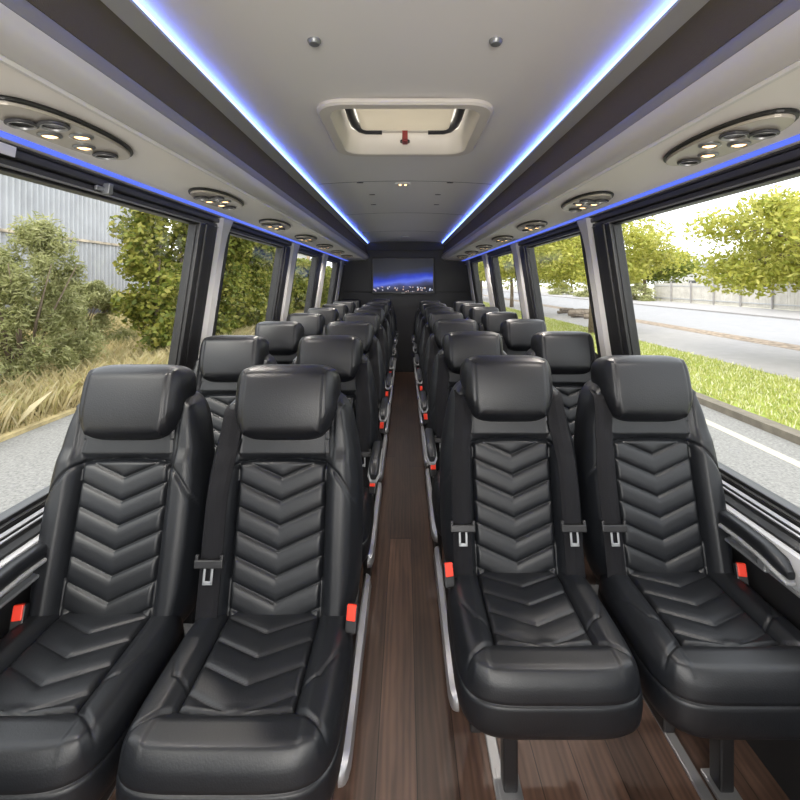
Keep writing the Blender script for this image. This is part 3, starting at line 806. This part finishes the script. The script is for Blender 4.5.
tree(9.8,58.0,3.0,(5.5,3.2,5.0),8000,.45,GREEN_Y,'distant street tree seen through the last right window',.18,26,.4,.8)
tree(31.5,33,3.4,(4.5,2.5,4.6),6000,.40,GREEN_M,'darker tree beyond the pale fence across the road',.2,22,.3,.5)
tree(33.0,62,3.4,(7.0,3.2,4.8),7000,.55,GREEN_M,'wide bushy tree far across the road',.25,24,.3,.5)
tree(37.0,100,3.4,(7.0,3.5,5.2),7000,.65,GREEN_M,'tall far tree at the end of the street',.25,24,.3,.5)

# low shrubs over the road (right)
def shrub(name, x, y, rx, ry, rz, n, size, m, label, grp=None, droop=-.2, asp=.4, z0=GZ):
    t = thing(name, label, 'shrub', (x,y,z0), grp)
    mb = MB(); k = 9
    for i in range(k):
        a = 2*math.pi*i/k+.3; mb.tube([(.05*math.cos(a),.05*math.sin(a),0),(rx*.3*math.cos(a),ry*.3*math.sin(a),rz*.8),(rx*.65*math.cos(a),ry*.65*math.sin(a),rz*1.45)],[.035,.025,.008],5)
    put(mb.mesh('stem',BARK,smooth=True),'stem',t)
    cs, rs = [], []
    for i in range(60):
        zz = rz*(.12+1.78*(random.random()**1.25)); env = (1-(zz/(2.05*rz))**1.6)**.5*1.02
        a = random.uniform(0,2*math.pi); f = math.sqrt(random.random())*env
        cs.append((rx*.85*f*math.cos(a), ry*.85*f*math.sin(a), zz)); q = random.uniform(.14,.34)*(.55+.45*env); rs.append((rx*q,ry*q,rz*q*1.1))
    put(leaves_mesh('foliage', clump_points(cs,rs,n,.1), size, m, droop, asp),'foliage',t)
    return t
for i,(x,y,lb) in enumerate(((28.5,57,'pale roadside shrub across the road, nearest'),(28.5,68,'pale roadside shrub across the road, middle'),(28.2,82,'pale roadside shrub across the road, farthest'))):
    shrub('roadside_shrub', x,y,2.4,5,1.3,3500,.34,WILLOW,lb,'shrubs across the road')

# fence beyond the road
FEN = mat('pale_fence', (.50,.47,.42), .8, var=.12, vscale=1.5)
f = thing('roadside_fence','long pale board fence with posts across the road','fence',(31,0,GZ+.1))
mb = MB()
for i in range(150):
    y = 8+i*.32; mb.box(0,.03,y,y+.30,.05,2.15)
put(mb.mesh('board_panel',FEN),'board_panel',f)
mb = MB(); mb.box(-.05,0,8,56,.35,.45); mb.box(-.05,0,8,56,1.8,1.9); put(mb.mesh('fence_rail',GREYP),'fence_rail',f)
for i in range(13):
    mb = MB(); mb.box(-.16,-.05,9+i*3.6,9.11+i*3.6,0,2.35); put(mb.mesh('post',CONC),'post',f)
# pale buildings beyond
BLD = mat('pale_wall', (.60,.585,.56), .8, var=.05, vscale=1)
for x,y,w,d,hh,lb in ((44,40,8,16,4.2,'low pale building beyond the fence'),(46,64,8,18,5.0,'taller pale building farther along the road')):
    t = thing('building',lb,'building',(x,y,GZ)); mb = MB(); mb.box(-w/2,w/2,-d/2,d/2,0,hh); put(mb.mesh('wall',BLD),'wall',t)
    mb = MB(); mb.hexa([(-w/2-.3,-d/2-.3,hh),(w/2+.3,-d/2-.3,hh),(w/2+.3,d/2+.3,hh),(-w/2-.3,d/2+.3,hh),(-.1,-d/2-.3,hh+1.2),(.1,-d/2-.3,hh+1.2),(.1,d/2+.3,hh+1.2),(-.1,d/2+.3,hh+1.2)]); put(mb.mesh('roof',GREYP),'roof',t)
    for q in (-.3,.05,.32):
        mb = MB(); mb.box(-w/2-.04,-w/2+.02,d*q,d*q+1.6,1.2,2.6); put(mb.mesh('window',DARKG),'window',t)
# pile of cut logs on the lawn
LOGM = mat('cut_logs', (.20,.165,.135), .9, var=.4, vscale=6)
for i in range(9):
    a = random.uniform(-.5,.5); x = 11.4+random.uniform(-.6,.7); y = 27.5+i*.56+random.uniform(-.2,.2); z = GZ+.10+.14+(.22 if i%3==1 else 0)
    mb = MB(); L_ = random.uniform(.5,.9); r = random.uniform(.12,.17)
    mb.tube([(-L_,-a*L_,0),(-L_*.3,0,.03),(L_*.4,a*.3,0),(L_,a*L_,.01)],[r*.9,r,r*.95,r*.8],9)
    tag(put(mb.mesh('log',LOGM,angle=50),'log',None,(x,y,z)), 'grey brown cut log in the pile on the grass verge', 'log', 'pile of logs on the verge')

# lawn and dry grass
def blades(name, pts, hgt, wid, m, lean=.35):
    n = len(pts); h_ = hgt*(1+.5*rng.uniform(-1,1,(n,1))); a = rng.uniform(0,2*math.pi,n)
    w = np.stack([np.cos(a),np.sin(a),0*a],1)*wid; l = rng.normal(size=(n,3))*lean*h_; l[:,2] = 0
    V = np.stack([pts-w, pts+w, pts+l*.4+np.array([0,0,1])*h_*.6+w*.6, pts+l+np.array([0,0,1])*h_],1).reshape(-1,3)
    me = bpy.data.meshes.new(name); me.vertices.add(4*n); me.vertices.foreach_set('co',V.astype(np.float32).ravel())
    me.loops.add(4*n); me.loops.foreach_set('vertex_index',np.arange(4*n,dtype=np.int32))
    me.polygons.add(n); me.polygons.foreach_set('loop_start',np.arange(0,4*n,4,dtype=np.int32)); me.update(calc_edges=True); me.validate(); me.materials.append(m)
    return me
n = 45000
yy = 5+rng.uniform(0,1,n)**1.6*55; xx = rng.uniform(6.05,9.05,n)
p = np.stack([xx,yy,np.full(n,GZ+.10)],1)
tag(put(blades('lawn_grass',p,.075,.012,LAWNB),'lawn_grass'),'short green grass on the verge outside the right windows','grass',kind='stuff')
n = 90000
yy = 3+rng.uniform(0,1,n)**1.3*40; xx = -6.1-rng.uniform(0,1,n)**1.2*12
p = np.stack([xx,yy,np.full(n,GZ+.05)],1)
tag(put(blades('dry_grass',p,.42,.006,DRY,.36),'dry_grass'),'tall dry straw coloured grass outside the left windows','grass',kind='stuff')

# left: corrugated wall, bushes, hedge
CORR = mat('corrugated_metal', (.40,.41,.43), .55, metal=.15, var=.12, vscale=.6)
RUST = mat('rusty_steel', (.42,.16,.08), .8, var=.4, vscale=4)
f = thing('metal_wall','tall pale corrugated metal fence behind the left bushes','fence',(-19,0,GZ))
mb = MB(); N_ = 460; prof = []
for i in range(N_+1):
    y = -6+i*.09; prof.append((.06*(1 if i%4 in (0,1) else -1), y))
v = [(x,y,1.0) for x,y in prof]+[(x,y,8.0) for x,y in prof]+[(x-.03,y,1.0) for x,y in prof]+[(x-.03,y,8.0) for x,y in prof]
k = N_+1; mb.add(v, [(i,i+1,i+1+k,i+k) for i in range(N_)]+[(i+2*k,i+3*k,i+1+3*k,i+1+2*k) for i in range(N_)])
put(mb.mesh('corrugated_sheet',CORR),'corrugated_sheet',f)
for z,m_,w in ((1.05,STEEL,.25),(1.42,RUST,.22),(4.75,mat('weathered_rail',(.42,.36,.28),.8,var=.4,vscale=3),.14)):
    mb = MB(); mb.box(.04,.14,-6,35,z,z+w); put(mb.mesh('wall_rail',m_),'wall_rail',f)
mb = MB(); mb.box(-.12,.03,-6,35.4,0,1.0); put(mb.mesh('base',DARKG),'base',f)
for i,(x,y,rx,rz,lb) in enumerate(((-8.4,9.9,1.55,1.9,'tall feathery bush in the left front window before the corrugated fence'),(-10.6,14.6,1.6,1.25,'small feathery bush between the tall bush and the hedge'),(-7.9,6.7,1.6,1.7,'feathery bush at the left edge of the left front window'))):
    shrub('feathery_bush',x,y,rx,rx,rz,24000,.15,WILLOW,lb,'feathery bushes on the left verge',-.5,.22)
def hedge(x0, y0, x1, y1, hh, wd, n, size, m, label, cat='hedge'):
    t = thing('ivy_hedge', label, cat, ((x0+x1)/2,(y0+y1)/2,GZ)); ln = math.hypot(x1-x0,y1-y0); dx,dy = (x1-x0)/ln,(y1-y0)/ln
    cs, rs = [], []
    nu, nz_ = max(2,int(ln/.75)), max(2,int(hh/.6))
    for iu in range(nu):
        top = hh*(1-.10*random.random()-.06*math.sin(iu*.9))
        for iz in range(nz_+1):
            u = ((iu+.5+random.uniform(-.35,.35))/nu-.5)*ln; z = .25+(top-.25)*min(1,(iz+random.uniform(-.25,.25))/nz_); o = random.uniform(-.5,.5)*wd
            cs.append((dx*u-dy*o, dy*u+dx*o, max(.15,z))); q = random.uniform(.5,.9); rs.append((q,q,q*.85))
    put(leaves_mesh('foliage',clump_points(cs,rs,n,.35),size,m,.3,.6),'foliage',t)
    mb = MB(); k = 10; 
    for i in range(k):
        u = (-.45+.9*i/(k-1))*ln; mb.tube([(dx*u,dy*u,0),(dx*(u+.2),dy*u,hh*.5),(dx*u,dy*(u+.3),hh*.9)],[.09,.06,.02],6)
    put(mb.mesh('stem',BARK,smooth=True),'stem',t)
hedge(-7.3,12.6,-6.9,25.0,5.0,1.3,60000,.18,HEDGE,'tall ivy covered hedge filling the second left window')
hedge(-7.4,27.0,-7.2,37,3.6,1.4,18000,.26,HEDGE,'lower darker hedge seen through the third left window')
hedge(-9.5,52,-8.2,66,4.0,1.8,6000,.45,HEDGE,'distant hedge seen through the last left window')
mb = MB(); mb.tube([(0,0,0),(0,0,3.5),(.02,0,7.5)],[.15,.14,.12],10)
tag(put(mb.mesh('utility_pole',mat('pole_wood',(.34,.25,.17),.85,var=.2,vscale=5),smooth=True),'utility_pole',None,(-8.6,40.0,GZ)),'brown wooden utility pole past the left hedge','pole')
t = thing('building','pale grey shed beyond the left hedge','building',(-17,56,GZ)); mb = MB(); mb.box(-4,4,-6,6,0,6); put(mb.mesh('wall',BLD),'wall',t)
mb = MB(); mb.box(-4.3,4.3,-6.3,6.3,6,6.3); put(mb.mesh('roof',GREYP),'roof',t)

# ------------------------------------------------------------------ light, sky
w = bpy.data.worlds.new('sky'); sc.world = w; w.use_nodes = True; nt = w.node_tree; N, L = nt.nodes, nt.links
bg = N['Background']; tc = N.new('ShaderNodeTexCoord'); nz = N.new('ShaderNodeTexNoise'); nz.inputs['Scale'].default_value = 2.5; nz.inputs['Detail'].default_value = 5
L.new(tc.outputs['Generated'], nz.inputs['Vector']); cr = N.new('ShaderNodeValToRGB'); e = cr.color_ramp.elements
e[0].position = .35; e[0].color = (.86,.91,1.0,1); e[1].position = .65; e[1].color = (1,.99,.98,1)
L.new(nz.outputs['Fac'], cr.inputs['Fac']); L.new(cr.outputs['Color'], bg.inputs['Color']); bg.inputs['Strength'].default_value = 2.7
sun = bpy.data.lights.new('sun','SUN'); sun.energy = 2.6; sun.angle = R(25); sun.color = (1,.95,.86)
so = bpy.data.objects.new('sun',sun); COL.objects.link(so); so.rotation_euler = (R(48),0,R(-25))

dl = bpy.data.lights.new('cabin_fill_light','POINT'); dl.energy = 135; dl.shadow_soft_size = .5; dl.color = (1,.95,.88)  # fill light without a fixture, added behind the camera to brighten the cabin
do = bpy.data.objects.new('cabin_fill_light',dl); COL.objects.link(do); do.location = (0,-1.42,1.42)
cam = bpy.data.cameras.new('camera'); cam.sensor_width = 36; cam.sensor_fit = 'HORIZONTAL'; cam.lens = 36*450/800
cam.shift_x = -5/800; cam.shift_y = -118/800; cam.clip_start = .05; cam.clip_end = 1000
co = bpy.data.objects.new('camera',cam); COL.objects.link(co); co.location = (0,0,CAMZ); co.rotation_euler = (R(90),0,0)
sc.camera = co
sc.view_settings.view_transform = 'Standard'; sc.view_settings.look = 'None'; sc.view_settings.gamma = 1; sc.view_settings.use_curve_mapping = False
sc.view_settings.exposure = 0.32
sc.cycles.max_bounces = 10; sc.cycles.diffuse_bounces = 6; sc.cycles.transparent_max_bounces = 16
sc.cycles.sample_clamp_indirect = 6
